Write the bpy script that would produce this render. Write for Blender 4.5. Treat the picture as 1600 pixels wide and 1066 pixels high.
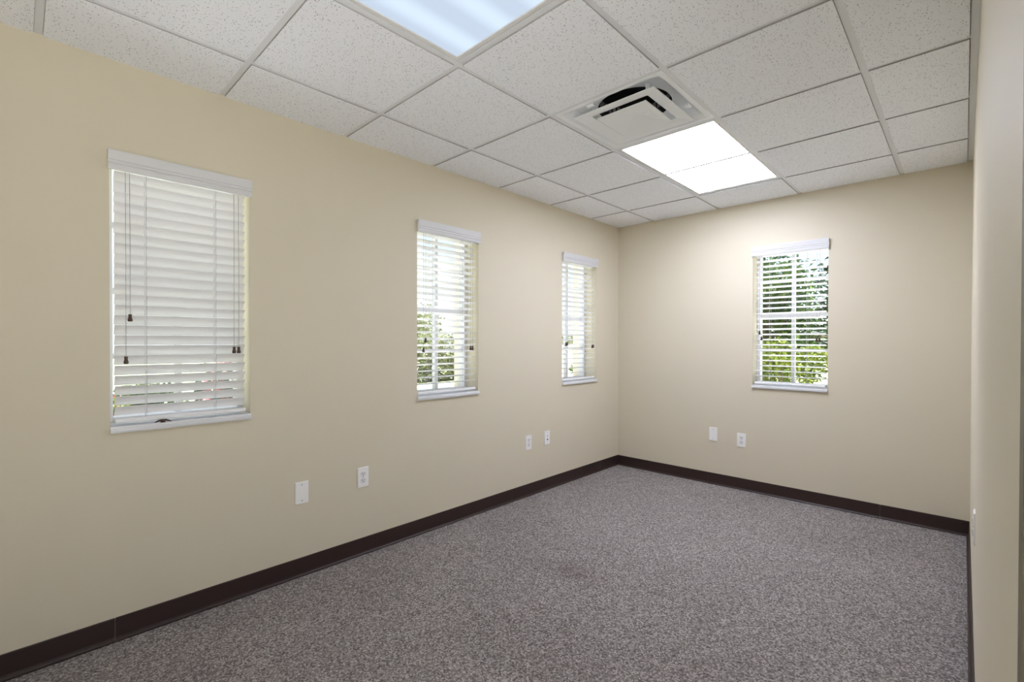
import bpy, bmesh, math, random
from mathutils import Matrix, Vector
R = math.radians
for o in list(bpy.data.objects): bpy.data.objects.remove(o)
scn = bpy.context.scene
C = scn.collection

# ------------------------------------------------------------------ camera
CAM = (2.52072, -4.19372, 1.23832)
YAW, PITCH, ROLL, FPX, CX, CY = -0.76354, 0.00804, 0.00165, 738.988, 798.79, 539.95
def make_camera():
    cd = bpy.data.cameras.new('camera'); co = bpy.data.objects.new('camera', cd); C.objects.link(co)
    cp, sp, cy, sy = math.cos(PITCH), math.sin(PITCH), math.cos(YAW), math.sin(YAW)
    F = Vector((sy * cp, cy * cp, -sp)); Rt = Vector((cy, -sy, 0)); U = Rt.cross(F)
    R2 = math.cos(ROLL) * Rt + math.sin(ROLL) * U
    U2 = -math.sin(ROLL) * Rt + math.cos(ROLL) * U
    m = Matrix((( R2.x, U2.x, -F.x, CAM[0]), (R2.y, U2.y, -F.y, CAM[1]), (R2.z, U2.z, -F.z, CAM[2]), (0, 0, 0, 1)))
    co.matrix_world = m
    cd.sensor_fit = 'HORIZONTAL'; cd.sensor_width = 36.0; cd.lens = FPX / 1600 * 36
    cd.shift_x = (800 - CX) / 1600; cd.shift_y = (CY - 533) / 1600
    cd.clip_start = 0.01; cd.clip_end = 400
    scn.camera = co
make_camera()

# ------------------------------------------------------------------ light and exposure
scn.view_settings.view_transform = 'Standard'
scn.view_settings.look = 'None'
scn.view_settings.gamma = 1.0
scn.view_settings.use_curve_mapping = False
scn.view_settings.exposure = 0.12
scn.cycles.diffuse_bounces = 10; scn.cycles.max_bounces = 24; scn.cycles.transparent_max_bounces = 16
LAMP_NEAR = (0.56, 0.66, 0.79)      # cooler lens over the doorway
LAMP_FAR = (16.0, 16.8, 20.2)     # warmer lens by the back wall
SKY, SUN = 0.28, 22.0
w = bpy.data.worlds.new('sky'); scn.world = w; w.use_nodes = True
nt = w.node_tree; bg = nt.nodes['Background']
sky = nt.nodes.new('ShaderNodeTexSky'); sky.sky_type = 'NISHITA'; sky.sun_disc = False
sky.sun_elevation = R(70); sky.sun_rotation = R(140); sky.air_density = 1.0; sky.dust_density = 2.0
tcw = nt.nodes.new('ShaderNodeTexCoord'); cn = nt.nodes.new('ShaderNodeTexNoise')
cn.inputs['Scale'].default_value = 2.2; cn.inputs['Detail'].default_value = 6
nt.links.new(tcw.outputs['Generated'], cn.inputs['Vector'])
crp = nt.nodes.new('ShaderNodeValToRGB'); crp.color_ramp.elements[0].position = 0.38; crp.color_ramp.elements[1].position = 0.62
crp.color_ramp.elements[0].color = (0.25, 0.25, 0.25, 1); crp.color_ramp.elements[1].color = (0.8, 0.8, 0.8, 1)
nt.links.new(cn.outputs[0], crp.inputs[0])
cm = nt.nodes.new('ShaderNodeMix'); cm.data_type = 'RGBA'; cm.inputs['B'].default_value = (5.2, 5.3, 5.5, 1)
nt.links.new(crp.outputs[0], cm.inputs['Factor']); nt.links.new(sky.outputs[0], cm.inputs['A'])
nt.links.new(cm.outputs['Result'], bg.inputs[0]); bg.inputs[1].default_value = SKY
sd = bpy.data.lights.new('sun', 'SUN'); so = bpy.data.objects.new('sun', sd); C.objects.link(so)
sd.energy = SUN; sd.angle = R(0.8); sd.color = (1.0, 0.975, 0.94)
so.rotation_euler = Vector((-0.13, 0.15, -1.0)).to_track_quat('-Z', 'Y').to_euler()
so.location = (6, -8, 12)

# ------------------------------------------------------------------ materials
def srgb(r, g, b):
    f = lambda c: (c / 255 / 12.92) if c / 255 <= 0.04045 else ((c / 255 + 0.055) / 1.055) ** 2.4
    return (f(r), f(g), f(b), 1)
def mat(name, col, rough=0.5, metal=0.0, spec=0.5):
    m = bpy.data.materials.new(name); m.use_nodes = True
    p = m.node_tree.nodes['Principled BSDF']
    p.inputs['Base Color'].default_value = col
    p.inputs['Roughness'].default_value = rough; p.inputs['Metallic'].default_value = metal
    p.inputs['Specular IOR Level'].default_value = spec
    return m
def N(m, t, **kw):
    n = m.node_tree.nodes.new(t)
    for k, v in kw.items(): setattr(n, k, v)
    return n
def L(m, a, b): m.node_tree.links.new(a, b)
def P(m): return m.node_tree.nodes['Principled BSDF']
def ramp(m, stops, interp='LINEAR'):
    r = N(m, 'ShaderNodeValToRGB'); r.color_ramp.interpolation = interp
    e = r.color_ramp.elements
    while len(e) < len(stops): e.new(0.5)
    for i, (p, c) in enumerate(stops): e[i].position = p; e[i].color = c
    return r
def add_bump(m, scale, strength, dist=0.002, detail=3, kind='noise'):
    tc = N(m, 'ShaderNodeTexCoord')
    if kind == 'noise':
        n = N(m, 'ShaderNodeTexNoise'); n.inputs['Detail'].default_value = detail
    else:
        n = N(m, 'ShaderNodeTexVoronoi')
    n.inputs['Scale'].default_value = scale
    L(m, tc.outputs['Object'], n.inputs['Vector'])
    b = N(m, 'ShaderNodeBump'); b.inputs['Strength'].default_value = strength; b.inputs['Distance'].default_value = dist
    L(m, n.outputs[0], b.inputs['Height']); L(m, b.outputs[0], P(m).inputs['Normal'])
    return n

def wall_paint():
    m = mat('wall_paint', (0.656, 0.599, 0.472, 1), 0.6, spec=0.3)
    tc = N(m, 'ShaderNodeTexCoord')
    fine = N(m, 'ShaderNodeTexNoise'); fine.inputs['Scale'].default_value = 190; fine.inputs['Detail'].default_value = 2
    L(m, tc.outputs['Object'], fine.inputs['Vector'])
    mp = N(m, 'ShaderNodeMapping'); mp.inputs['Scale'].default_value = (1.6, 1.6, 0.45)
    L(m, tc.outputs['Object'], mp.inputs['Vector'])
    broad = N(m, 'ShaderNodeTexNoise'); broad.inputs['Scale'].default_value = 2.2; broad.inputs['Detail'].default_value = 3
    L(m, mp.outputs[0], broad.inputs['Vector'])
    b1 = N(m, 'ShaderNodeBump'); b1.inputs['Strength'].default_value = 0.12; b1.inputs['Distance'].default_value = 0.0012
    b2 = N(m, 'ShaderNodeBump'); b2.inputs['Strength'].default_value = 0.5; b2.inputs['Distance'].default_value = 0.01
    L(m, fine.outputs[0], b1.inputs['Height']); L(m, broad.outputs[0], b2.inputs['Height'])
    L(m, b2.outputs[0], b1.inputs['Normal']); L(m, b1.outputs[0], P(m).inputs['Normal'])
    return m

def ceiling_tile():
    m = mat('ceiling_tile', (0.7, 0.7, 0.7, 1), 0.9, spec=0.1)
    tc = N(m, 'ShaderNodeTexCoord')
    v = N(m, 'ShaderNodeTexVoronoi'); v.inputs['Scale'].default_value = 165; v.inputs['Randomness'].default_value = 1
    L(m, tc.outputs['Object'], v.inputs['Vector'])
    sel = N(m, 'ShaderNodeTexWhiteNoise') ; L(m, v.outputs['Position'], sel.inputs['Vector'])
    # hole radius differs from cell to cell, most cells have none
    mr = N(m, 'ShaderNodeMapRange'); mr.inputs[1].default_value = 0.4; mr.inputs[2].default_value = 1.0
    mr.inputs[3].default_value = 0.0; mr.inputs[4].default_value = 0.34
    L(m, sel.outputs['Value'], mr.inputs[0])
    lt = N(m, 'ShaderNodeMath', operation='LESS_THAN'); L(m, v.outputs['Distance'], lt.inputs[0]); L(m, mr.outputs[0], lt.inputs[1])
    mp = N(m, 'ShaderNodeMapping'); mp.inputs['Scale'].default_value = (1, 1.8, 1); L(m, tc.outputs['Object'], mp.inputs['Vector'])
    n2 = N(m, 'ShaderNodeTexNoise'); n2.inputs['Scale'].default_value = 150; n2.inputs['Detail'].default_value = 4
    L(m, mp.outputs[0], n2.inputs['Vector'])
    fis = ramp(m, [(0.0, (1, 1, 1, 1)), (0.30, (1, 1, 1, 1)), (0.34, (0, 0, 0, 1))]); L(m, n2.outputs[0], fis.inputs[0])
    mx = N(m, 'ShaderNodeMath', operation='MAXIMUM'); L(m, lt.outputs[0], mx.inputs[0]); L(m, fis.outputs[0], mx.inputs[1])
    mix = N(m, 'ShaderNodeMix', data_type='RGBA')
    mix.inputs['A'].default_value = (0.90, 0.925, 0.975, 1); mix.inputs['B'].default_value = (0.27, 0.27, 0.28, 1)
    L(m, mx.outputs[0], mix.inputs['Factor']); L(m, mix.outputs['Result'], P(m).inputs['Base Color'])
    b = N(m, 'ShaderNodeBump', invert=True); b.inputs['Strength'].default_value = 0.5; b.inputs['Distance'].default_value = 0.0015
    L(m, mx.outputs[0], b.inputs['Height']); L(m, b.outputs[0], P(m).inputs['Normal'])
    return m

def carpet():
    m = mat('carpet', (0.2, 0.2, 0.2, 1), 0.95, spec=0.05)
    tc = N(m, 'ShaderNodeTexCoord')
    warp = N(m, 'ShaderNodeTexNoise'); warp.inputs['Scale'].default_value = 60; L(m, tc.outputs['Object'], warp.inputs['Vector'])
    add = N(m, 'ShaderNodeMix', data_type='VECTOR'); add.inputs['Factor'].default_value = 0.006
    L(m, tc.outputs['Object'], add.inputs['A']); L(m, warp.outputs['Color'], add.inputs['B'])
    v = N(m, 'ShaderNodeTexVoronoi'); v.inputs['Scale'].default_value = 165; L(m, add.outputs['Result'], v.inputs['Vector'])
    wn = N(m, 'ShaderNodeTexWhiteNoise'); L(m, v.outputs['Position'], wn.inputs['Vector'])
    cr = ramp(m, [(0.0, srgb(102, 97, 95)), (0.3, srgb(134, 128, 125)), (0.65, srgb(156, 150, 147)), (1.0, srgb(190, 184, 181))])
    L(m, wn.outputs['Value'], cr.inputs[0])
    # dark crevices between tufts
    dk = ramp(m, [(0.0, (1, 1, 1, 1)), (0.45, (0.93, 0.93, 0.93, 1)), (0.85, (0.66, 0.65, 0.65, 1))]); L(m, v.outputs['Distance'], dk.inputs[0])
    mul = N(m, 'ShaderNodeMix', data_type='RGBA', blend_type='MULTIPLY'); mul.inputs['Factor'].default_value = 1
    L(m, cr.outputs[0], mul.inputs['A']); L(m, dk.outputs[0], mul.inputs['B'])
    # soft wear marks and one dim stain in the middle of the floor
    nz = N(m, 'ShaderNodeTexNoise'); nz.inputs['Scale'].default_value = 1.7; nz.inputs['Detail'].default_value = 4
    L(m, tc.outputs['Object'], nz.inputs['Vector'])
    wr = ramp(m, [(0.3, (0.9, 0.89, 0.89, 1)), (0.65, (1, 1, 1, 1))]); L(m, nz.outputs[0], wr.inputs[0])
    mul2 = N(m, 'ShaderNodeMix', data_type='RGBA', blend_type='MULTIPLY'); mul2.inputs['Factor'].default_value = 1
    L(m, mul.outputs['Result'], mul2.inputs['A']); L(m, wr.outputs[0], mul2.inputs['B'])
    mp = N(m, 'ShaderNodeMapping'); mp.inputs['Location'].default_value = (-0.99, 2.13, 0)
    L(m, tc.outputs['Object'], mp.inputs['Vector'])
    mp2 = N(m, 'ShaderNodeMapping'); mp2.inputs['Rotation'].default_value = (0, 0, R(-35)); mp2.inputs['Scale'].default_value = (3.6, 7.5, 1)
    L(m, mp.outputs[0], mp2.inputs['Vector'])
    wz = N(m, 'ShaderNodeTexNoise'); wz.inputs['Scale'].default_value = 5; L(m, tc.outputs['Object'], wz.inputs['Vector'])
    ln = N(m, 'ShaderNodeVectorMath', operation='LENGTH'); L(m, mp2.outputs[0], ln.inputs[0])
    ad = N(m, 'ShaderNodeMath', operation='ADD'); L(m, ln.outputs['Value'], ad.inputs[0]); L(m, wz.outputs[0], ad.inputs[1])
    st = ramp(m, [(0.45, (0.78, 0.75, 0.75, 1)), (1.0, (1, 1, 1, 1))]); 
    dv = N(m, 'ShaderNodeMath', operation='MULTIPLY'); dv.inputs[1].default_value = 0.7; L(m, ad.outputs[0], dv.inputs[0]); L(m, dv.outputs[0], st.inputs[0])
    mul3 = N(m, 'ShaderNodeMix', data_type='RGBA', blend_type='MULTIPLY'); mul3.inputs['Factor'].default_value = 1
    L(m, mul2.outputs['Result'], mul3.inputs['A']); L(m, st.outputs[0], mul3.inputs['B'])
    L(m, mul3.outputs['Result'], P(m).inputs['Base Color'])
    b = N(m, 'ShaderNodeBump', invert=True); b.inputs['Strength'].default_value = 0.7; b.inputs['Distance'].default_value = 0.003
    L(m, v.outputs['Distance'], b.inputs['Height']); L(m, b.outputs[0], P(m).inputs['Normal'])
    return m

def lamp_lens(name, col, tubes, gain):
    """prismatic acrylic lens; brighter along the lamp tubes that sit behind it"""
    m = bpy.data.materials.new(name); m.use_nodes = True; nt = m.node_tree
    nt.nodes.remove(nt.nodes['Principled BSDF'])
    out = nt.nodes['Material Output']; em = nt.nodes.new('ShaderNodeEmission')
    em.inputs['Color'].default_value = (*col, 1)
    tc = nt.nodes.new('ShaderNodeTexCoord'); sp = nt.nodes.new('ShaderNodeSeparateXYZ'); nt.links.new(tc.outputs['Object'], sp.inputs[0])
    fr = nt.nodes.new('ShaderNodeMath'); fr.operation = 'MULTIPLY'; fr.inputs[1].default_value = 2 * math.pi * tubes / 0.54
    cs = nt.nodes.new('ShaderNodeMath'); cs.operation = 'COSINE'; nt.links.new(sp.outputs['X'], fr.inputs[0]); nt.links.new(fr.outputs[0], cs.inputs[0])
    pr = nt.nodes.new('ShaderNodeTexVoronoi'); pr.inputs['Scale'].default_value = 160; nt.links.new(tc.outputs['Object'], pr.inputs['Vector'])
    st = nt.nodes.new('ShaderNodeMapRange'); st.inputs[1].default_value = -0.7; st.inputs[2].default_value = 1; st.inputs[3].default_value = 1.0; st.inputs[4].default_value = gain
    pa = nt.nodes.new('ShaderNodeMath'); pa.operation = 'MULTIPLY_ADD'; pa.inputs[1].default_value = -0.12
    nt.links.new(pr.outputs['Distance'], pa.inputs[0]); nt.links.new(cs.outputs[0], pa.inputs[2]); nt.links.new(pa.outputs[0], st.inputs[0])
    nt.links.new(st.outputs[0], em.inputs['Strength']); nt.links.new(em.outputs[0], out.inputs[0])
    return m

def leaf_mat(name, c1, c2, c3, rough=0.5, k=0.42):
    c1, c2, c3 = [(c[0] * k, c[1] * k, c[2] * k, 1) for c in (c1, c2, c3)]
    m = mat(name, c1, rough, spec=0.3)
    g = N(m, 'ShaderNodeNewGeometry')
    cr = ramp(m, [(0.0, c1), (0.55, c2), (1.0, c3)]); L(m, g.outputs['Random Per Island'], cr.inputs[0])
    L(m, cr.outputs[0], P(m).inputs['Base Color'])
    tr = N(m, 'ShaderNodeBsdfTranslucent'); L(m, cr.outputs[0], tr.inputs[0])
    mx = N(m, 'ShaderNodeMixShader'); mx.inputs[0].default_value = 0.4
    out = m.node_tree.nodes['Material Output']
    L(m, P(m).outputs[0], mx.inputs[1]); L(m, tr.outputs[0], mx.inputs[2]); L(m, mx.outputs[0], out.inputs[0])
    return m

def glass_mat():
    m = bpy.data.materials.new('window_glass'); m.use_nodes = True; nt = m.node_tree
    nt.nodes.remove(nt.nodes['Principled BSDF']); out = nt.nodes['Material Output']
    t = nt.nodes.new('ShaderNodeBsdfTransparent'); t.inputs[0].default_value = (0.95, 0.975, 0.97, 1)
    g = nt.nodes.new('ShaderNodeBsdfGlossy'); g.inputs['Roughness'].default_value = 0.02
    lw = nt.nodes.new('ShaderNodeLayerWeight'); lw.inputs['Blend'].default_value = 0.5
    pw = nt.nodes.new('ShaderNodeMath'); pw.operation = 'POWER'; pw.inputs[1].default_value = 5; nt.links.new(lw.outputs['Facing'], pw.inputs[0])
    fr = nt.nodes.new('ShaderNodeMath'); fr.operation = 'MULTIPLY_ADD'; fr.inputs[1].default_value = 0.7; fr.inputs[2].default_value = 0.03
    nt.links.new(pw.outputs[0], fr.inputs[0])
    mx = nt.nodes.new('ShaderNodeMixShader'); nt.links.new(fr.outputs[0], mx.inputs[0])
    nt.links.new(t.outputs[0], mx.inputs[1]); nt.links.new(g.outputs[0], mx.inputs[2]); nt.links.new(mx.outputs[0], out.inputs[0])
    return m

def ground_mat():
    m = mat('lawn', srgb(130, 150, 80), 0.95, spec=0.05)
    tc = N(m, 'ShaderNodeTexCoord'); n = N(m, 'ShaderNodeTexNoise'); n.inputs['Scale'].default_value = 3; n.inputs['Detail'].default_value = 8
    L(m, tc.outputs['Object'], n.inputs['Vector'])
    cr = ramp(m, [(0.3, srgb(120, 126, 98)), (0.5, srgb(148, 152, 124)), (0.7, srgb(172, 174, 154))]); L(m, n.outputs[0], cr.inputs[0])
    L(m, cr.outputs[0], P(m).inputs['Base Color'])
    return m

M = dict(
    paint=wall_paint(), tile=ceiling_tile(), carpet=carpet(),
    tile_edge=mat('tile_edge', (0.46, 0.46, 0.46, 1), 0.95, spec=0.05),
    stucco=mat('stucco', srgb(234, 224, 206), 0.9, spec=0.1),
    grid=mat('grid_white', (0.78, 0.80, 0.83, 1), 0.45),
    base=mat('baseboard_rubber', srgb(50, 36, 33), 0.42, spec=0.4),
    vinyl=mat('window_vinyl', srgb(228, 228, 232), 0.4),
    valance=mat('valance_white', (0.66, 0.66, 0.67, 1), 0.42),
    sill=mat('sill_white', (0.72, 0.73, 0.75, 1), 0.3),
    blind=mat('blind_white', (0.84, 0.84, 0.85, 1), 0.42),
    cord=mat('cord_grey', srgb(150, 150, 152), 0.8),
    ladder=mat('ladder_white', srgb(196, 196, 200), 0.8),
    wood=mat('tassel_brown', srgb(66, 46, 32), 0.35),
    plate=mat('plate_white', srgb(240, 239, 238), 0.3),
    slot=mat('slot_dark', srgb(34, 32, 32), 0.6),
    face=mat('receptacle_white', srgb(228, 227, 227), 0.35),
    screw=mat('screw_metal', srgb(150, 150, 150), 0.35, 0.7),
    metal=mat('diffuser_enamel', (0.84, 0.87, 0.90, 1), 0.32),
    glint=mat('glint_white', (0.92, 0.95, 1.0, 1), 0.2),
    duct=mat('duct_black', srgb(30, 30, 31), 0.6),
    rib=mat('duct_rib', srgb(150, 150, 152), 0.5),
    frame=mat('lamp_frame', srgb(224, 224, 224), 0.4),
    glass=glass_mat(),
    lens_near=lamp_lens('lens_cool', LAMP_NEAR, 3, 1.25), lens_far=lamp_lens('lens_warm', LAMP_FAR, 3, 1.1),
    ground=ground_mat(),
    leaf_mid=leaf_mat('leaf_mid', srgb(52, 84, 44), srgb(96, 132, 62), srgb(150, 176, 84)),
    leaf_dark=leaf_mat('leaf_dark', srgb(30, 58, 40), srgb(60, 98, 62), srgb(112, 148, 92)),
    leaf_lime=leaf_mat('leaf_lime', srgb(104, 130, 40), srgb(160, 180, 62), srgb(206, 214, 100)),
    leaf_olive=leaf_mat('leaf_olive', srgb(122, 128, 96), srgb(146, 150, 114), srgb(168, 172, 132), k=0.8),
    flower=leaf_mat('flower_pink', srgb(232, 120, 140), srgb(240, 160, 170), srgb(250, 200, 205), k=0.5),
    red=leaf_mat('flower_red', srgb(214, 30, 60), srgb(230, 50, 80), srgb(240, 80, 100)),
    bark=mat('bark', srgb(92, 78, 66), 0.9),
    door=mat('door_white', srgb(225, 222, 214), 0.4),
    bounce_paving=mat('bounce_concrete', (0.77, 0.77, 0.79, 1), 0.85, spec=0.2),
    wall_shade=mat('wall_shade_taupe', srgb(104, 97, 78), 0.5),
    light_block_roof=mat('light_block_grey', srgb(120, 115, 110), 0.9),
)
add_bump(M['stucco'], 60, 0.4, 0.004)

# ------------------------------------------------------------------ mesh helpers
def box(bm, x0, x1, y0, y1, z0, z1, bev=0.0, seg=2):
    vs = [bm.verts.new(p) for p in ((x0, y0, z0), (x1, y0, z0), (x1, y1, z0), (x0, y1, z0), (x0, y0, z1), (x1, y0, z1), (x1, y1, z1), (x0, y1, z1))]
    fs = [bm.faces.new([vs[i] for i in q]) for q in ((0, 3, 2, 1), (4, 5, 6, 7), (0, 1, 5, 4), (1, 2, 6, 5), (2, 3, 7, 6), (3, 0, 4, 7))]
    if bev > 0:
        es = list({e for f in fs for e in f.edges})
        bmesh.ops.bevel(bm, geom=es, offset=bev, segments=seg, affect='EDGES', profile=0.5)
def prism(bm, prof, a, b, axis='x'):
    """closed profile of (p, q) swept along axis; axis x: (y,z); axis y: (x,z); axis z: (x,y)"""
    def pt(t, p, q): return {'x': (t, p, q), 'y': (p, t, q), 'z': (p, q, t)}[axis]
    A = [bm.verts.new(pt(a, *p)) for p in prof]; B = [bm.verts.new(pt(b, *p)) for p in prof]
    n = len(prof)
    for i in range(n): bm.faces.new((A[i], A[(i + 1) % n], B[(i + 1) % n], B[i]))
    bm.faces.new(A[::-1]); bm.faces.new(B)
def lathe(bm, prof, seg=16, c=(0, 0, 0), axis='z', cap=True):
    rings = []
    for r, h in prof:
        ring = []
        for i in range(seg):
            a = 2 * math.pi * i / seg; p = (r * math.cos(a), r * math.sin(a), h)
            if axis == 'y': p = (p[0], p[2], p[1])
            ring.append(bm.verts.new((p[0] + c[0], p[1] + c[1], p[2] + c[2])))
        rings.append(ring)
    for A, B in zip(rings, rings[1:]):
        for i in range(seg): bm.faces.new((A[i], A[(i + 1) % seg], B[(i + 1) % seg], B[i]))
    if cap: bm.faces.new(rings[0][::-1]); bm.faces.new(rings[-1])
def tube(bm, pts, r, seg=6):
    pts = [Vector(p) for p in pts]; rings = []
    for i, p in enumerate(pts):
        d = (pts[min(i + 1, len(pts) - 1)] - pts[max(i - 1, 0)]).normalized()
        a = d.orthogonal().normalized() if i == 0 else (rings_a - rings_a.dot(d) * d).normalized()
        rings_a = a; b = d.cross(a); rr = r[i] if isinstance(r, (list, tuple)) else r
        rings.append([bm.verts.new(p + rr * (math.cos(2 * math.pi * k / seg) * a + math.sin(2 * math.pi * k / seg) * b)) for k in range(seg)])
    for A, B in zip(rings, rings[1:]):
        for k in range(seg): bm.faces.new((A[k], A[(k + 1) % seg], B[(k + 1) % seg], B[k]))
    bm.faces.new(rings[0][::-1]); bm.faces.new(rings[-1])
def obj(name, bm, m, parent=None, smooth=False):
    bmesh.ops.recalc_face_normals(bm, faces=bm.faces[:])
    me = bpy.data.meshes.new(name); bm.to_mesh(me); bm.free()
    for x in (m if isinstance(m, (list, tuple)) else [m]): me.materials.append(x)
    if smooth:
        for p in me.polygons: p.use_smooth = True
        me.set_sharp_from_angle(angle=R(40))
    o = bpy.data.objects.new(name, me); C.objects.link(o)
    if parent: o.parent = parent
    return o
def tag(o, label, cat, group=None):
    o['label'] = label; o['category'] = cat
    if group: o['group'] = group
    return o
def thing(name, label, cat, loc=(0, 0, 0), rotz=0.0, group=None):
    o = bpy.data.objects.new(name, None); C.objects.link(o); o.empty_display_size = 0.1
    o.location = loc; o.rotation_euler = (0, 0, rotz)
    return tag(o, label, cat, group)
def struct(name, bm, m, parent=None):
    o = obj(name, bm, m, parent); o['kind'] = 'structure'; return o
def nb(): return bmesh.new()

# ------------------------------------------------------------------ room shell
W, YF, H, TOP = 2.555, -4.64, 2.3937, 2.75          # width, near wall, ceiling height, wall top
TW = 0.27                                            # outside wall thickness
WZ0, WZ1 = 0.858, 2.0                                # window opening
HALF = 0.2625
WIN = {1: ('left', -3.669), 2: ('left', -2.166), 3: ('left', -0.660), 4: ('back', 1.523)}

def wall_panel(bm, u0, u1, z0, z1, th, holes, frame):
    """room face at depth 0, outside face at depth th, with the reveals of each opening; frame(u, depth, z) -> xyz"""
    us = sorted({u0, u1, *[h[0] for h in holes], *[h[1] for h in holes]})
    zs = sorted({z0, z1, *[h[2] for h in holes], *[h[3] for h in holes]})
    cache = {}
    def V(u, d, z):
        k = (round(u, 5), round(d, 5), round(z, 5))
        if k not in cache: cache[k] = bm.verts.new(frame(u, d, z))
        return cache[k]
    def q(a, b, c, d, mi):
        f = bm.faces.new((V(*a), V(*b), V(*c), V(*d))); f.material_index = mi
    for i in range(len(us) - 1):
        for j in range(len(zs) - 1):
            a, b, c, d = us[i], us[i + 1], zs[j], zs[j + 1]
            if any(h[0] <= a and b <= h[1] and h[2] <= c and d <= h[3] for h in holes): continue
            q((a, 0, c), (b, 0, c), (b, 0, d), (a, 0, d), 0)
            q((a, th, c), (a, th, d), (b, th, d), (b, th, c), 1)
    R0 = min(0.19, th)
    for a, b, c, d in holes:
        for d0, d1, mi in ((0, R0, 0), (R0, th, 1)):
            if d1 - d0 < 1e-6: continue
            q((a, d0, c), (a, d0, d), (a, d1, d), (a, d1, c), mi)
            q((b, d0, c), (b, d1, c), (b, d1, d), (b, d0, d), mi)
            q((a, d0, d), (b, d0, d), (b, d1, d), (a, d1, d), mi)
            if c > z0: q((a, d0, c), (a, d1, c), (b, d1, c), (b, d0, c), mi)
    for a in (u0, u1): q((a, 0, z0), (a, 0, z1), (a, th, z1), (a, th, z0), 1) if not holes or all(h[0] > u0 and h[1] < u1 for h in holes) else None
    q((u0, 0, z1), (u1, 0, z1), (u1, th, z1), (u0, th, z1), 1)

bm = nb(); wall_panel(bm, YF, 0.0, -0.2, TOP, TW, [(WIN[k][1] - HALF, WIN[k][1] + HALF, WZ0, WZ1) for k in (1, 2, 3)], lambda u, d, z: (-d, u, z))
struct('wall_left', bm, [M['paint'], M['stucco']])
bm = nb(); wall_panel(bm, -TW, W + 0.12, -0.2, TOP, TW, [(WIN[4][1] - HALF, WIN[4][1] + HALF, WZ0, WZ1)], lambda u, d, z: (u, d, z))
struct('wall_back', bm, [M['paint'], M['stucco']])
bm = nb(); box(bm, W, W + 0.12, -3.62, 0, -0.2, TOP); box(bm, W, W + 0.12, YF, -4.53, -0.2, TOP); box(bm, W, W + 0.12, -4.53, -3.62, 2.15, TOP)  # opening left clear to outdoor daylight, an addition that brightens the ceiling
struct('wall_right', bm, M['paint'])
bm = nb(); box(bm, -TW, W + 0.12, YF - 0.12, YF, -0.2, TOP)
struct('wall_front', bm, M['paint'])
bm = nb(); box(bm, W - 0.0005, W + 0.125, -3.66, -3.6205, 0.0, 2.15, 0.002, 1)
struct('shade_strip', bm, M['wall_shade'])  # strip coloured dark for the shaded paint at the wall end
bm = nb(); box(bm, -TW, W + 0.3, YF - 0.12, TW, -0.2, 0.0)
struct('floor', bm, M['carpet'])
bm = nb(); box(bm, -TW - 0.35, W + 0.45, YF - 0.6, TW + 0.35, TOP, TOP + 0.12)
struct('light_block_roof', bm, M['light_block_roof'])  # unseen slab, added to keep sky and sun out from above
# suspended ceiling: drop-edge tiles a little below the grid
T = 0.6086
XB = [0.381 + i * T for i in range(4)]               # grid bars parallel to the left wall
YB = [-(0.4823 + j * T) for j in range(7)]           # grid bars parallel to the back wall
xs = [0.0] + XB + [W]; ys = [0.0] + YB + [YF]
REV = 0.013
def cell_skip(i, j):  # i-th strip from the left wall, j-th strip from the back wall
    return i == 2 and j in (1, 2, 3, 5, 6)
bm = nb()
for i in range(len(xs) - 1):
    for j in range(len(ys) - 1):
        if cell_skip(i, j): continue
        x0 = xs[i] + (REV if i else -0.002); x1 = xs[i + 1] - (REV if i < len(xs) - 2 else 0.026)
        y1 = ys[j] - (REV if j else -0.002); y0 = ys[j + 1] + (REV if j < len(ys) - 2 else -0.002)
        dz = random.Random(i * 31 + j).uniform(-0.0006, 0.0006)
        box(bm, x0, x1, y0, y1, H - 0.006 + dz, H + 0.012, 0.0008, 1)
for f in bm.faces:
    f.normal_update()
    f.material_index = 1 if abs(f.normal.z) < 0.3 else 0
ceil = struct('ceiling', bm, [M['tile'], M['tile_edge']])
bm = nb()
for i, x in enumerate(XB): box(bm, x - 0.0122, x + 0.0122, YF, 0, H, H + 0.03)
for j, y in enumerate(YB): box(bm, 0, W, y - 0.0122, y + 0.0122, H + 0.0006, H + 0.03)
g = struct('ceiling_grid', bm, M['grid'], ceil)
bm = nb(); prism(bm, [(W, H), (W - 0.024, H), (W - 0.024, H + 0.001), (W - 0.001, H + 0.001), (W - 0.001, H + 0.022), (W, H + 0.022)], YF, -0.0005, 'y')
struct('trim_1', bm, M['grid'])

# rubber cove baseboards in 4 ft lengths
BP = [(0.0, 0.001), (0.015, 0.001), (0.0152, 0.0035), (0.010, 0.006), (0.0062, 0.011), (0.0045, 0.019), (0.0042, 0.094), (0.0028, 0.0965), (0.0, 0.097)]
def baseboard(name, cuts, axis, f):
    bm = nb()
    for a, b in zip(cuts, cuts[1:]): prism(bm, [f(p) for p in BP], a + 0.0008, b - 0.0008, axis)
    struct(name, bm, M['base'])
baseboard('baseboard_left', [YF, -3.92, -2.72, -1.527, -0.306, -0.001], 'y', lambda p: (p[0], p[1]))
baseboard('baseboard_back', [0.001, 0.902, 2.102, W - 0.001], 'x', lambda p: (-p[0], p[1]))
baseboard('baseboard_right', [-3.62, -2.5, -1.3, -0.016], 'y', lambda p: (W - p[0], p[1]))

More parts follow.
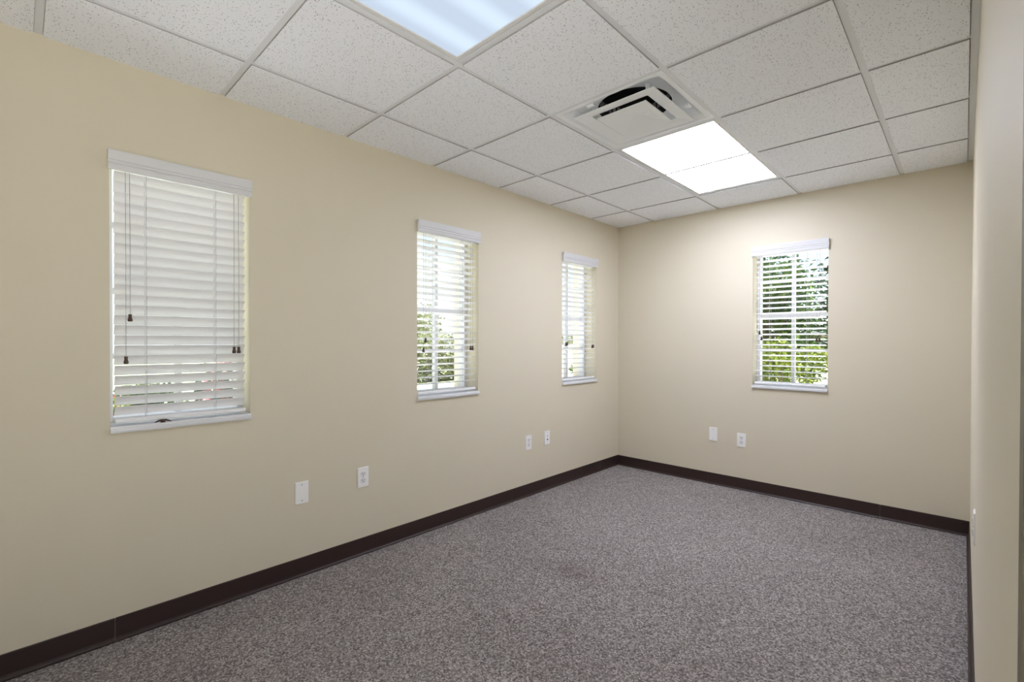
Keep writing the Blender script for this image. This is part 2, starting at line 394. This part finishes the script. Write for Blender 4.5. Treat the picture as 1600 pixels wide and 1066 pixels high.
# ------------------------------------------------------------------ windows
GD0, GD1 = 0.125, 0.19                               # depth range of the sash frame
def window(n):
    side, c = WIN[n]
    root = bpy.data.objects.new('window_%d' % n, None); C.objects.link(root); root['kind'] = 'structure'
    root.location = (0, c, 0) if side == 'left' else (c, 0, 0)
    root.rotation_euler = (0, 0, R(90) if side == 'left' else 0)
    e = 0.0005; h = HALF - e; z0, z1 = 0.886, WZ1 - e
    bm = nb(); fw = 0.022
    box(bm, -h, -h + fw, GD0, GD1, z0, z1, 0.002, 1); box(bm, h - fw, h, GD0, GD1, z0, z1, 0.002, 1)
    box(bm, -h + fw, h - fw, GD0, GD1, z1 - fw, z1, 0.002, 1); box(bm, -h + fw, h - fw, GD0, GD1, z0, z0 + fw, 0.002, 1)
    f = obj('window_frame', bm, M['vinyl'], root); f['kind'] = 'structure'
    bm = nb(); x = h - fw
    box(bm, -0.0125, 0.0125, 0.142, 0.178, z0 + fw, z1 - fw, 0.002, 1)
    for zz in (1.172, 1.456, 1.74): box(bm, -x, x, 0.143, 0.177, zz - 0.0125, zz + 0.0125, 0.002, 1)
    f = obj('muntin_grid', bm, M['vinyl'], root); f['kind'] = 'structure'
    bm = nb(); box(bm, -x, x, 0.1585, 0.1615, z0 + fw, z1 - fw)
    f = obj('window_pane', bm, M['glass'], root); f['kind'] = 'structure'
    # sill with short horns in front of the wall
    bm = nb(); hx = HALF + 0.001
    prof = [(-hx, -0.018), (hx, -0.018), (hx, -0.0005), (HALF - e, -0.0005), (HALF - e, 0.19), (-HALF + e, 0.19), (-HALF + e, -0.0005), (-hx, -0.0005)]
    prism(bm, prof, WZ0 + e, 0.886, 'z')
    es = [ed for ed in bm.edges if all(v.co.y < -0.017 for v in ed.verts) and abs(ed.verts[0].co.z - ed.verts[1].co.z) < 1e-6]
    bmesh.ops.bevel(bm, geom=es, offset=0.007, segments=4, affect='EDGES')
    f = obj('window_sill', bm, M['sill'], root, True); f['kind'] = 'structure'
    bm = nb(); prism(bm, prof[3:7] if False else [(HALF, 0.19), (HALF, TW + 0.02), (-HALF, TW + 0.02), (-HALF, 0.19)], WZ0 + e, 0.883, 'z')
    f = obj('outer_sill', bm, M['stucco'], root); f['kind'] = 'structure'
for n in WIN: window(n)

# ------------------------------------------------------------------ blinds
PITCH_S = 0.0425
def slat_profile(yc, zc, tilt, wd=0.05, th=0.0028, crown=0.0028):
    top, bot = [], []
    for i in range(9):
        t = -1 + 2 * i / 8; y = t * wd / 2; c = crown * (1 - t * t)
        for lst, k in ((top, 0.5), (bot, -0.5)):
            z = c + k * th * (1 if abs(t) < 1 else 0.5)
            lst.append((yc + y * math.cos(tilt) + z * math.sin(tilt), zc - y * math.sin(tilt) + z * math.cos(tilt)))
    return bot + top[::-1]
def tassel_bm(x, y, z):
    bm = nb()
    lathe(bm, [(0.0035, 0.0), (0.0072, 0.0005), (0.0088, 0.004), (0.0084, 0.009), (0.0062, 0.017), (0.0055, 0.022), (0.0064, 0.026), (0.0062, 0.030), (0.003, 0.031)], 14, (x, y, z - 0.0155))
    return bm
def blind(n, label, tilt_deg, lifts, extra=None):
    side, c = WIN[n]
    root = thing('window_blind', label, 'blind', ((0, c, 0.8865) if side == 'left' else (c, 0, 0.8865)), R(90) if side == 'left' else 0, 'white horizontal slat blinds in the four windows')
    Z = -0.8865                                    # children are built with room heights, then lowered
    def part(name, bm, m, parent=None, smooth=False):
        if parent is None:
            for v in bm.verts: v.co.z += Z
        return obj(name, bm, m, parent or root, smooth)
    YC = 0.033; tilt = R(tilt_deg)                  # room-side edge is the higher one
    sl = 0.245
    # moulded valance in front of the wall
    bm = nb(); zv = 1.938
    prof = [(-0.006, 0), (-0.0175, 0), (-0.019, 0.002), (-0.019, 0.020), (-0.0165, 0.0225), (-0.0165, 0.0245), (-0.0205, 0.0275), (-0.0205, 0.033), (-0.0185, 0.0345), (-0.0185, 0.037), (-0.022, 0.0395), (-0.0235, 0.05), (-0.025, 0.062), (-0.0265, 0.069), (-0.0265, 0.077), (-0.006, 0.077)]
    prism(bm, [(p, zv + q) for p, q in prof], -0.268, 0.268, 'x')
    part('valance', bm, M['valance'], None, True)
    bm = nb(); box(bm, -sl, sl, 0.008, 0.058, 1.955, 1.998, 0.002, 1); part('headrail', bm, M['blind'])
    bm = nb(); zf = 1.9425
    zs = [zf - PITCH_S * i - 0.025 * math.sin(tilt) for i in range(24)]
    for i, z in enumerate(zs):
        rr = random.Random(n * 100 + i)
        prism(bm, slat_profile(YC, z, tilt + R(rr.uniform(-1.2, 1.2))), -sl + rr.uniform(-0.001, 0.001), sl + rr.uniform(-0.001, 0.001), 'x')
    part('slats', bm, M['blind'], None, True)
    bm = nb(); zr = 0.9035
    br = [(-0.025, -0.006), (-0.022, -0.009), (0.022, -0.009), (0.025, -0.006), (0.025, 0.004), (0.02, 0.008), (-0.02, 0.008), (-0.025, 0.004)]
    rt = R(min(tilt_deg, 8))
    prism(bm, [(YC + p * math.cos(rt) + q * math.sin(rt), zr - p * math.sin(rt) + q * math.cos(rt)) for p, q in br], -sl, sl, 'x')
    rail = part('bottom_rail', bm, M['blind'], None, True)
    for x in (-0.139, 0.122):
        bm = nb(); lathe(bm, [(0.006, -0.003), (0.006, 0.0), (0.004, 0.0015)], 12, (x, YC - 0.014, 0.0), cap=True)
        for v in bm.verts: v.co.z = zr + Z - 0.0085 + v.co.z * 0.8 - 0.0005
        obj('cord_button', bm, M['plate'], rail)
        bm = nb(); yo = 0.025 * math.cos(tilt)
        for yy in (YC - yo - 0.0012, YC + yo + 0.0012):
            tube(bm, [(x, yy, 1.957), (x, yy, zr + 0.003)], 0.0007, 5)
        for z in zs:
            tube(bm, [(x + 0.002, YC - yo, z + 0.025 * math.sin(tilt) - 0.0022), (x + 0.002, YC + yo, z - 0.025 * math.sin(tilt) - 0.0022)], 0.0006, 4)
        part('ladder_cord', bm, M['ladder'])
        bm = nb(); tube(bm, [(x - 0.004, YC, 1.957), (x - 0.004, YC, zr + 0.004)], 0.0008, 5); part('inner_cord', bm, M['ladder'])
    for x, zt, y in lifts:
        bm = nb(); tube(bm, [(x, y, 1.957), (x + 0.0006, y - 0.0004, (1.957 + zt) / 2), (x, y, zt + 0.013)], 0.0009, 6)
        cd = part('pull_cord', bm, M['cord'])
        bm = tassel_bm(x, y, zt)
        for v in bm.verts: v.co.z += Z
        obj('tassel', bm, M['wood'], cd, True)
    return root
YP = 0.0005
blind(1, 'nearly closed white slat blind in the large foreground window at far left', 53, [(-0.211, 1.158, YP), (-0.197, 1.335, YP), (0.193, 1.196, YP), (0.213, 1.196, YP)])
blind(2, 'open white slat blind in the middle window of the left wall', 14, [(-0.213, 1.184, YP), (-0.197, 1.246, YP), (0.190, 1.193, YP), (0.209, 1.193, YP)])
blind(3, 'narrow looking open white blind on the left wall nearest the room corner', 13, [(-0.205, 1.216, YP), (-0.187, 1.221, YP), (0.199, 1.194, YP), (0.217, 1.197, YP)])
blind(4, 'open white slat blind in the back wall window with green trees behind', 11, [(-0.209, 1.315, YP), (-0.194, 1.268, YP), (0.190, 1.257, YP), (0.208, 1.257, YP)])

# brown cord cleat lying on the first sill
cl = thing('cord_cleat', 'small dark brown two-horned cleat lying on the white sill of the far left window', 'cleat', (0.0085, -3.757, 0.886), R(88))
bm = nb(); lathe(bm, [(0.009, 0), (0.0095, 0.002), (0.007, 0.007), (0.0065, 0.011), (0.003, 0.0125)], 14); obj('base', bm, M['wood'], cl, True)
for s in (-1, 1):
    bm = nb(); tube(bm, [(0, 0, 0.009), (s * 0.010, -0.001, 0.0095), (s * 0.02, -0.003, 0.0065), (s * 0.03, -0.006, 0.002)], [0.0045, 0.004, 0.003, 0.0014], 8)
    obj('horn', bm, M['wood'], cl, True)

# ------------------------------------------------------------------ wall plates
def cover(root, h=0.0575, w2=0.035):
    bm = nb(); box(bm, -w2, w2, -0.0055, -0.0002, -h, h)
    es = [e for e in bm.edges if all(v.co.y < -0.005 for v in e.verts)]
    bmesh.ops.bevel(bm, geom=es, offset=0.003, segments=3, affect='EDGES')
    return obj('cover_plate', bm, M['plate'], root, True)
def screw(root, z):
    bm = nb(); lathe(bm, [(0.0032, 0), (0.0032, -0.0007), (0.002, -0.0013)], 12, (0, -0.0055, z), 'y'); return obj('screw', bm, M['screw'], root)
def duplex(name, label, loc, rz, group=None):
    r = thing(name, label, 'outlet', loc, rz, group); cover(r); screw(r, 0)
    for zc in (0.0195, -0.0195):
        bm = nb(); pr = []
        for i in range(24):
            a = 2 * math.pi * i / 24; pr.append((0.0172 * math.cos(a), max(-0.0135, min(0.0135, 0.0172 * math.sin(a)))))
        prism(bm, [(x, zc + z) for x, z in pr], -0.0072, -0.005, 'y')
        f = obj('receptacle', bm, M['face'], r, True)
        bm = nb(); box(bm, -0.0078, -0.0052, -0.0076, -0.0068, zc - 0.001, zc + 0.0082); box(bm, 0.0052, 0.0076, -0.0076, -0.0068, zc, zc + 0.0075)
        lathe(bm, [(0.0027, -0.0076), (0.0027, -0.0068)], 12, (0, 0, zc - 0.007), 'y')
        obj('slots', bm, M['slot'], f)
    return r
def blank(label, loc, rz, group=None):
    r = thing('blank_wall_plate', label, 'wall plate', loc, rz, group); cover(r); screw(r, 0.0418); screw(r, -0.0418); return r
LW, BW, RW = R(90), 0.0, R(-90)
blank('white blank wall plate with two screws on the left wall, nearest the big blind', (0, -3.159, 0.440), LW)
duplex('wall_outlet', 'white double socket outlet beside the blank plate on the left wall', (0, -2.807, 0.449), LW)
duplex('wall_outlet', 'small white double socket outlet on the left wall beside the jack plate', (0, -1.360, 0.429), LW)
j = thing('jack_plate', 'white wall plate with one dark jack hole, nearest the corner on the left wall', 'jack plate', (0, -1.126, 0.434), LW); cover(j); screw(j, 0.0418); screw(j, -0.0418)
for zc, mm in ((0.015, 'screw'), (-0.014, 'slot')):
    bm = nb(); box(bm, -0.0085, 0.0085, -0.0068, -0.005, zc - 0.009, zc + 0.009, 0.001, 1); f = obj('jack', bm, M['face'], j)
    bm = nb(); box(bm, -0.006, 0.006, -0.0075, -0.006, zc - 0.006, zc + 0.006) if mm == 'slot' else box(bm, -0.005, 0.005, -0.0072, -0.006, zc - 0.003, zc + 0.004)
    obj('jack_opening', bm, M[mm], f)
blank('plain white blank wall plate under the tree window on the back wall', (0.948, 0, 0.437), BW)
duplex('wall_outlet', 'white double socket outlet below the tree window on the back wall', (1.180, 0, 0.4165), BW)
duplex('wall_outlet', 'white plate seen edge-on low on the right wall near the back corner', (W, -1.80, 0.570), RW)

# ------------------------------------------------------------------ ceiling lights
def troffer(label, x0, x1, y0, y1, lens):
    """x0..x1, y0..y1: centre lines of the grid bars around it"""
    cx, cy = (x0 + x1) / 2, (y0 + y1) / 2
    r = thing('ceiling_light', label, 'ceiling light', (cx, cy, H), 0)
    hx, hy = (x1 - x0) / 2 - 0.0135, (y1 - y0) / 2 - 0.0135
    lx, ly = hx - 0.021, hy - 0.021
    bm = nb()                                       # hinged door frame: stepped rail mitred at the corners
    prof = [(0.0, 0.010), (0.0, 0.002), (0.006, 0.0005), (0.0185, 0.0005), (0.021, 0.003), (0.021, 0.010)]
    cs = [(-1, -1), (1, -1), (1, 1), (-1, 1)]; rings = []
    for sx, sy in cs: rings.append([bm.verts.new((sx * (hx - p), sy * (hy - p), q)) for p, q in prof])
    for k in range(4):
        A, B = rings[k], rings[(k + 1) % 4]
        for i in range(len(prof)): bm.faces.new((A[i], A[(i + 1) % len(prof)], B[(i + 1) % len(prof)], B[i]))
    fr = obj('frame', bm, M['frame'], r)
    bm = nb(); box(bm, -lx, lx, -ly, ly, 0.004, 0.008); obj('lens', bm, M[lens], r)
    bm = nb(); a, b = hx, hy                        # steel housing above
    box(bm, -a, a, -b, b, 0.0102, 0.11)
    obj('housing', bm, M['frame'], r)
    for yy in (-0.45, 0.45):
        bm = nb(); lathe(bm, [(0.004, 0.0006), (0.004, -0.001), (0.0025, -0.0016)], 10, (hx - 0.011, yy * 1.15, 0)); obj('latch', bm, M['screw'], fr)
    return r
troffer('cool white ceiling light panel cut off by the top of the view', XB[1], XB[2], YB[6], YB[4], 'lens_near')
troffer('warm white ceiling light panel beside the square air vent', XB[1], XB[2], YB[2], YB[0], 'lens_far')

# ------------------------------------------------------------------ square air diffuser
def sq_loft(bm, rings, round_n=0):
    """list of (half, z, corner radius): square rings with rounded corners joined in order"""
    out = []
    for half, z, rad in rings:
        vs = []
        for k, (sx, sy) in enumerate(((1, 1), (-1, 1), (-1, -1), (1, -1))):
            for i in range(7):
                a = math.pi / 2 * (k + i / 6); rad_ = max(rad, 1e-4)
                vs.append(bm.verts.new((sx * (half - rad_) + rad_ * math.cos(a), sy * (half - rad_) + rad_ * math.sin(a), z)))
        out.append(vs)
    for A, B in zip(out, out[1:]):
        for i in range(len(A)): bm.faces.new((A[i], A[(i + 1) % len(A)], B[(i + 1) % len(B)], B[i]))
    return out
dcx, dcy = (XB[1] + XB[2]) / 2, (YB[2] + YB[3]) / 2
df = thing('air_diffuser', 'square white louvred air vent between the ceiling tiles next to the light panel', 'air vent', (dcx, dcy, H), 0)
bm = nb()
def soft_ring(half, z, p, n=72):
    out = []
    for i in range(n):
        a = 2 * math.pi * i / n; c, q = abs(math.cos(a)), abs(math.sin(a))
        r = half / max(c, q) if p > 30 else half / (c ** p + q ** p) ** (1 / p)
        out.append(bm.verts.new((r * math.cos(a), r * math.sin(a), z)))
    return out
rg = [soft_ring(*k) for k in ((0.291, 0.008, 99), (0.291, 0.0, 99), (0.289, -0.0015, 99), (0.268, -0.0015, 40), (0.262, 0.002, 16), (0.240, 0.030, 9), (0.226, 0.046, 7), (0.212, 0.051, 6), (0.183, 0.052, 2))]
for A, B in zip(rg, rg[1:]):
    for i in range(72): bm.faces.new((A[i], A[(i + 1) % 72], B[(i + 1) % 72], B[i]))
obj('face_panel', bm, M['metal'], df, True)
bm = nb(); lathe(bm, [(0.184, 0.0525), (0.184, 0.056), (0.181, 0.11), (0.181, 0.2)], 48, cap=False)
bm.faces.new([v for v in bm.verts if v.co.z > 0.199]); dk = obj('duct', bm, M['duct'], df)
bm = nb()
for k in range(40):
    a0 = 2 * math.pi * k / 40; pts = []
    for a in (a0, a0 + 0.095):
        for z in (0.092, 0.128): pts.append((0.1802 * math.cos(a), 0.1802 * math.sin(a), z)); pts.append((0.176 * math.cos(a), 0.176 * math.sin(a), z))
    v = [bm.verts.new(p) for p in pts]
    for q in ((0, 1, 3, 2), (4, 6, 7, 5), (0, 4, 5, 1), (2, 3, 7, 6), (1, 5, 7, 3), (0, 2, 6, 4)): bm.faces.new([v[i] for i in q])
obj('crimped_collar', bm, M['rib'], dk)
def cone(name, lip, zl, inner, zi, close):
    bm = nb(); t = 0.0016
    rg = sq_loft(bm, [(lip, zl + 0.005, 0.002), (lip, zl, 0.002), (lip - 0.004, zl, 0.003), (inner, zi, 0.006), (inner, zi + t, 0.006), (lip - 0.004, zl + 0.005 + t, 0.003), (lip, zl + 0.005, 0.002)] if not close else
                 [(lip, zl, 0.002), (lip - 0.004, zl, 0.003), (inner, zi, 0.003)])
    if close:
        bm.faces.new(rg[-1])
        top = sq_loft(bm, [(lip, zl, 0.002), (lip, zl + 0.006, 0.002), (inner, zi + 0.004, 0.003)]); bm.faces.new(top[-1])
    bmesh.ops.remove_doubles(bm, verts=bm.verts[:], dist=1e-5)
    return obj(name, bm, M['metal'], df, True)
cone('outer_louvre', 0.2185, -0.017, 0.154, -0.006, False)
cone('centre_louvre', 0.1354, -0.020, 0.018, 0.012, True)
for k in range(4):
    a = R(45 + 90 * k); u = Vector((math.cos(a), math.sin(a), 0)); t = Vector((-u.y, u.x, 0))
    bm = nb(); ps = []
    for r0, z in ((0.285 * 0.72, 0.0), (0.255 * 0.72, 0.052)):
        pass
    p0, p1 = u * 0.222 + Vector((0, 0, 0.010)), u * 0.215 + Vector((0, 0, 0.0505))
    for p in (p0, p1):
        for s, d_ in ((-1, 0), (1, 0), (1, 1), (-1, 1)): ps.append(bm.verts.new(p + t * s * 0.010 + u * d_ * 0.0015))
    for q in ((0, 1, 2, 3), (7, 6, 5, 4), (0, 4, 5, 1), (1, 5, 6, 2), (2, 6, 7, 3), (3, 7, 4, 0)): bm.faces.new([ps[i] for i in q])
    obj('hanger_strap', bm, M['metal'], df)
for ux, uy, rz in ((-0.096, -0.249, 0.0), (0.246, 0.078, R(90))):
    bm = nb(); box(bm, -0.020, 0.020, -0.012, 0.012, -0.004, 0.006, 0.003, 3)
    c_ = obj('rim_glint', bm, M['glint'], df, True); c_.location = (ux, uy, -0.003); c_.rotation_euler = (0, 0, rz)  # highlights on the vent rim, built as small white blocks

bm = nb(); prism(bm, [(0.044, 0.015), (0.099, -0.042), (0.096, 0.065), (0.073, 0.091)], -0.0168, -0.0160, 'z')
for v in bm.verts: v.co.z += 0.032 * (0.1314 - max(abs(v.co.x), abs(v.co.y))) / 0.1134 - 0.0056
obj('pan_glint', bm, M['glint'], df)  # reflection of the light panel, built as a thin white sheet

# ------------------------------------------------------------------ outside
bm = nb(); box(bm, -60, 60, -60, 80, -0.4, -0.21); struct('ground', bm, M['ground'])
bm = nb(); box(bm, -2.3, -TW, -12, TW, -0.21, -0.19); box(bm, -2.3, W + 4, TW, 3.9, -0.21, -0.19); box(bm, W + 0.12, W + 7, -12, TW, -0.21, -0.02); struct('bounce_paving', bm, M['bounce_paving'])  # pale slabs added outside to bounce sunlight up to the ceiling
def leaves(bm, rnd, blobs, count, size, mi=0, aspect=0.5):
    for _ in range(count):
        cx_, cy_, cz_, rx, ry, rz_ = rnd.choice(blobs)
        while True:
            p = Vector((rnd.uniform(-1, 1), rnd.uniform(-1, 1), rnd.uniform(-1, 1)))
            if 0.35 < p.length < 1: break
        p = Vector((cx_ + p.x * rx, cy_ + p.y * ry, cz_ + p.z * rz_))
        d_ = Vector((rnd.gauss(0, 1), rnd.gauss(0, 1), rnd.gauss(0, 0.7))).normalized(); s_ = d_.orthogonal().normalized()
        s_ = (Matrix.Rotation(rnd.uniform(0, 6.28), 3, d_) @ s_); sz = size * rnd.uniform(0.6, 1.3); nrm = d_.cross(s_)
        v = [bm.verts.new(q) for q in (p, p + d_ * sz * 0.5 + s_ * sz * aspect * 0.5 + nrm * sz * 0.08, p + d_ * sz, p + d_ * sz * 0.5 - s_ * sz * aspect * 0.5 + nrm * sz * 0.08)]
        f = bm.faces.new(v); f.material_index = mi
def raw(name, bm, ms, parent):
    me = bpy.data.meshes.new(name); bm.to_mesh(me); bm.free()
    for x in ms: me.materials.append(x)
    o = bpy.data.objects.new(name, me); C.objects.link(o); o.parent = parent; return o
def plant(name, label, cat, loc, blobs, count, size, mkey, trunk=None, seed=1, group=None, flowers=None):
    r = thing(name, label, cat, loc, 0, group); rnd = random.Random(seed)
    bm = nb(); leaves(bm, rnd, blobs, count, size); ms = [M[mkey]]
    if flowers:
        leaves(bm, rnd, [(b[0], b[1], b[2] + 0.05, b[3] * 1.05, b[4] * 1.05, b[5]) for b in blobs], flowers[0], flowers[1], 1, 0.9); ms.append(M[flowers[2]])
    raw('foliage', bm, ms, r)
    bm = nb()
    top = max(b[2] for b in blobs)
    if trunk:
        tube(bm, [(0, 0, 0), (0.04, 0.02, top * 0.4), (-0.02, 0.03, top * 0.8), (0.03, 0, top)], [trunk, trunk * 0.85, trunk * 0.6, trunk * 0.3], 8)
        for b in blobs: tube(bm, [(0.02, 0.02, top * 0.45), (b[0] * 0.6, b[1] * 0.6, (top * 0.45 + b[2]) / 2), (b[0], b[1], b[2])], [trunk * 0.5, trunk * 0.3, trunk * 0.12], 6)
    else:
        for b in blobs: tube(bm, [(b[0] * 0.3, b[1] * 0.3, 0), (b[0] * 0.8, b[1] * 0.8, b[2] * 0.5), (b[0], b[1], b[2])], [0.02, 0.014, 0.006], 6)
    obj('trunk' if trunk else 'stems', bm, M['bark'], r)
    return r
GZ = -0.21
def crown(seed, n, rx, ry, z0, z1, br):
    rnd = random.Random(seed)
    return [(rnd.uniform(-rx, rx), rnd.uniform(-ry, ry), rnd.uniform(z0, z1), br * rnd.uniform(0.7, 1.2), br * rnd.uniform(0.7, 1.2), br * rnd.uniform(0.6, 1)) for _ in range(n)]
# behind the back wall window
plant('garden_tree', 'dense green tree filling the left pane of the back window', 'tree', (-0.75, 7.2, GZ), crown(3, 16, 1.0, 0.8, 0.9, 3.0, 0.62), 6500, 0.12, 'leaf_mid', 0.09, 3)
plant('garden_tree', 'loose bluish green tree seen through the right pane of the back window', 'tree', (1.3, 8.6, GZ), crown(8, 15, 1.0, 0.8, 1.2, 3.6, 0.6), 5200, 0.13, 'leaf_dark', 0.09, 8)
plant('garden_tree', 'tall dark tree farthest behind the back window', 'tree', (-1.6, 12.5, GZ), crown(11, 16, 2.2, 0.9, 1.2, 4.0, 0.85), 5200, 0.17, 'leaf_dark', 0.12, 11)
plant('garden_shrub', 'bright lime shrub low in the left pane of the back window', 'shrub', (0.25, 5.0, GZ), crown(21, 9, 0.42, 0.35, 0.45, 1.25, 0.34), 2600, 0.085, 'leaf_lime', None, 21)
plant('garden_shrub', 'green shrub low in the right pane of the back window', 'shrub', (1.75, 6.1, GZ), crown(25, 9, 0.42, 0.35, 0.35, 1.05, 0.36), 2600, 0.085, 'leaf_mid', None, 25)
# beyond the left wall
h_ = plant('hedge', 'long clipped olive hedge beyond the middle left window', 'hedge', (-11.5, 7.5, GZ), [(0, -4 + 0.5 * k, 0.45 + 0.65 * (k % 2), 0.55, 0.55, 0.7) for k in range(26)], 15000, 0.17, 'leaf_olive', None, 31)
plant('garden_tree', 'pale green tree standing behind the olive hedge', 'tree', (-16.0, 8.3, GZ), crown(36, 12, 1.2, 1.3, 1.4, 2.6, 0.8), 3200, 0.2, 'leaf_olive', 0.12, 36)
plant('garden_shrub', 'small leafy shrub low in the narrow left wall window by the corner', 'shrub', (-3.2, 3.9, GZ), crown(41, 7, 0.22, 0.22, 0.4, 1.05, 0.2), 1200, 0.075, 'leaf_mid', None, 41)
plant('flowering_shrub', 'pink flowering shrub seen low through the nearly closed blind, right side', 'shrub', (-4.2, -2.25, GZ), crown(51, 8, 0.32, 0.4, 0.35, 0.95, 0.3), 1800, 0.085, 'leaf_dark', None, 51, None, (420, 0.085, 'flower'))
plant('garden_shrub', 'green shrub seen low through the middle of the nearly closed blind', 'shrub', (-5.0, -2.9, GZ), crown(55, 8, 0.35, 0.45, 0.3, 0.8, 0.32), 1900, 0.09, 'leaf_mid', None, 55)
plant('flowering_shrub', 'shrub with a red flower at the lower left edge of the nearly closed blind', 'shrub', (-2.9, -3.62, GZ), crown(58, 6, 0.2, 0.22, 0.3, 0.85, 0.22), 1100, 0.07, 'leaf_lime', None, 58, None, (60, 0.09, 'red'))
# cream garden wall past the corner window
gw = thing('garden_wall', 'low cream stucco garden wall beyond the narrow left window by the corner', 'garden wall', (-7.2, 9.6, GZ), R(20))
bm = nb(); box(bm, -3.4, 3.4, -0.1, 0.1, 0, 1.28); obj('wall_body', bm, M['stucco'], gw)
bm = nb(); box(bm, -3.45, 3.45, -0.14, 0.14, 1.28, 1.34, 0.01, 2); obj('coping', bm, M['stucco'], gw)
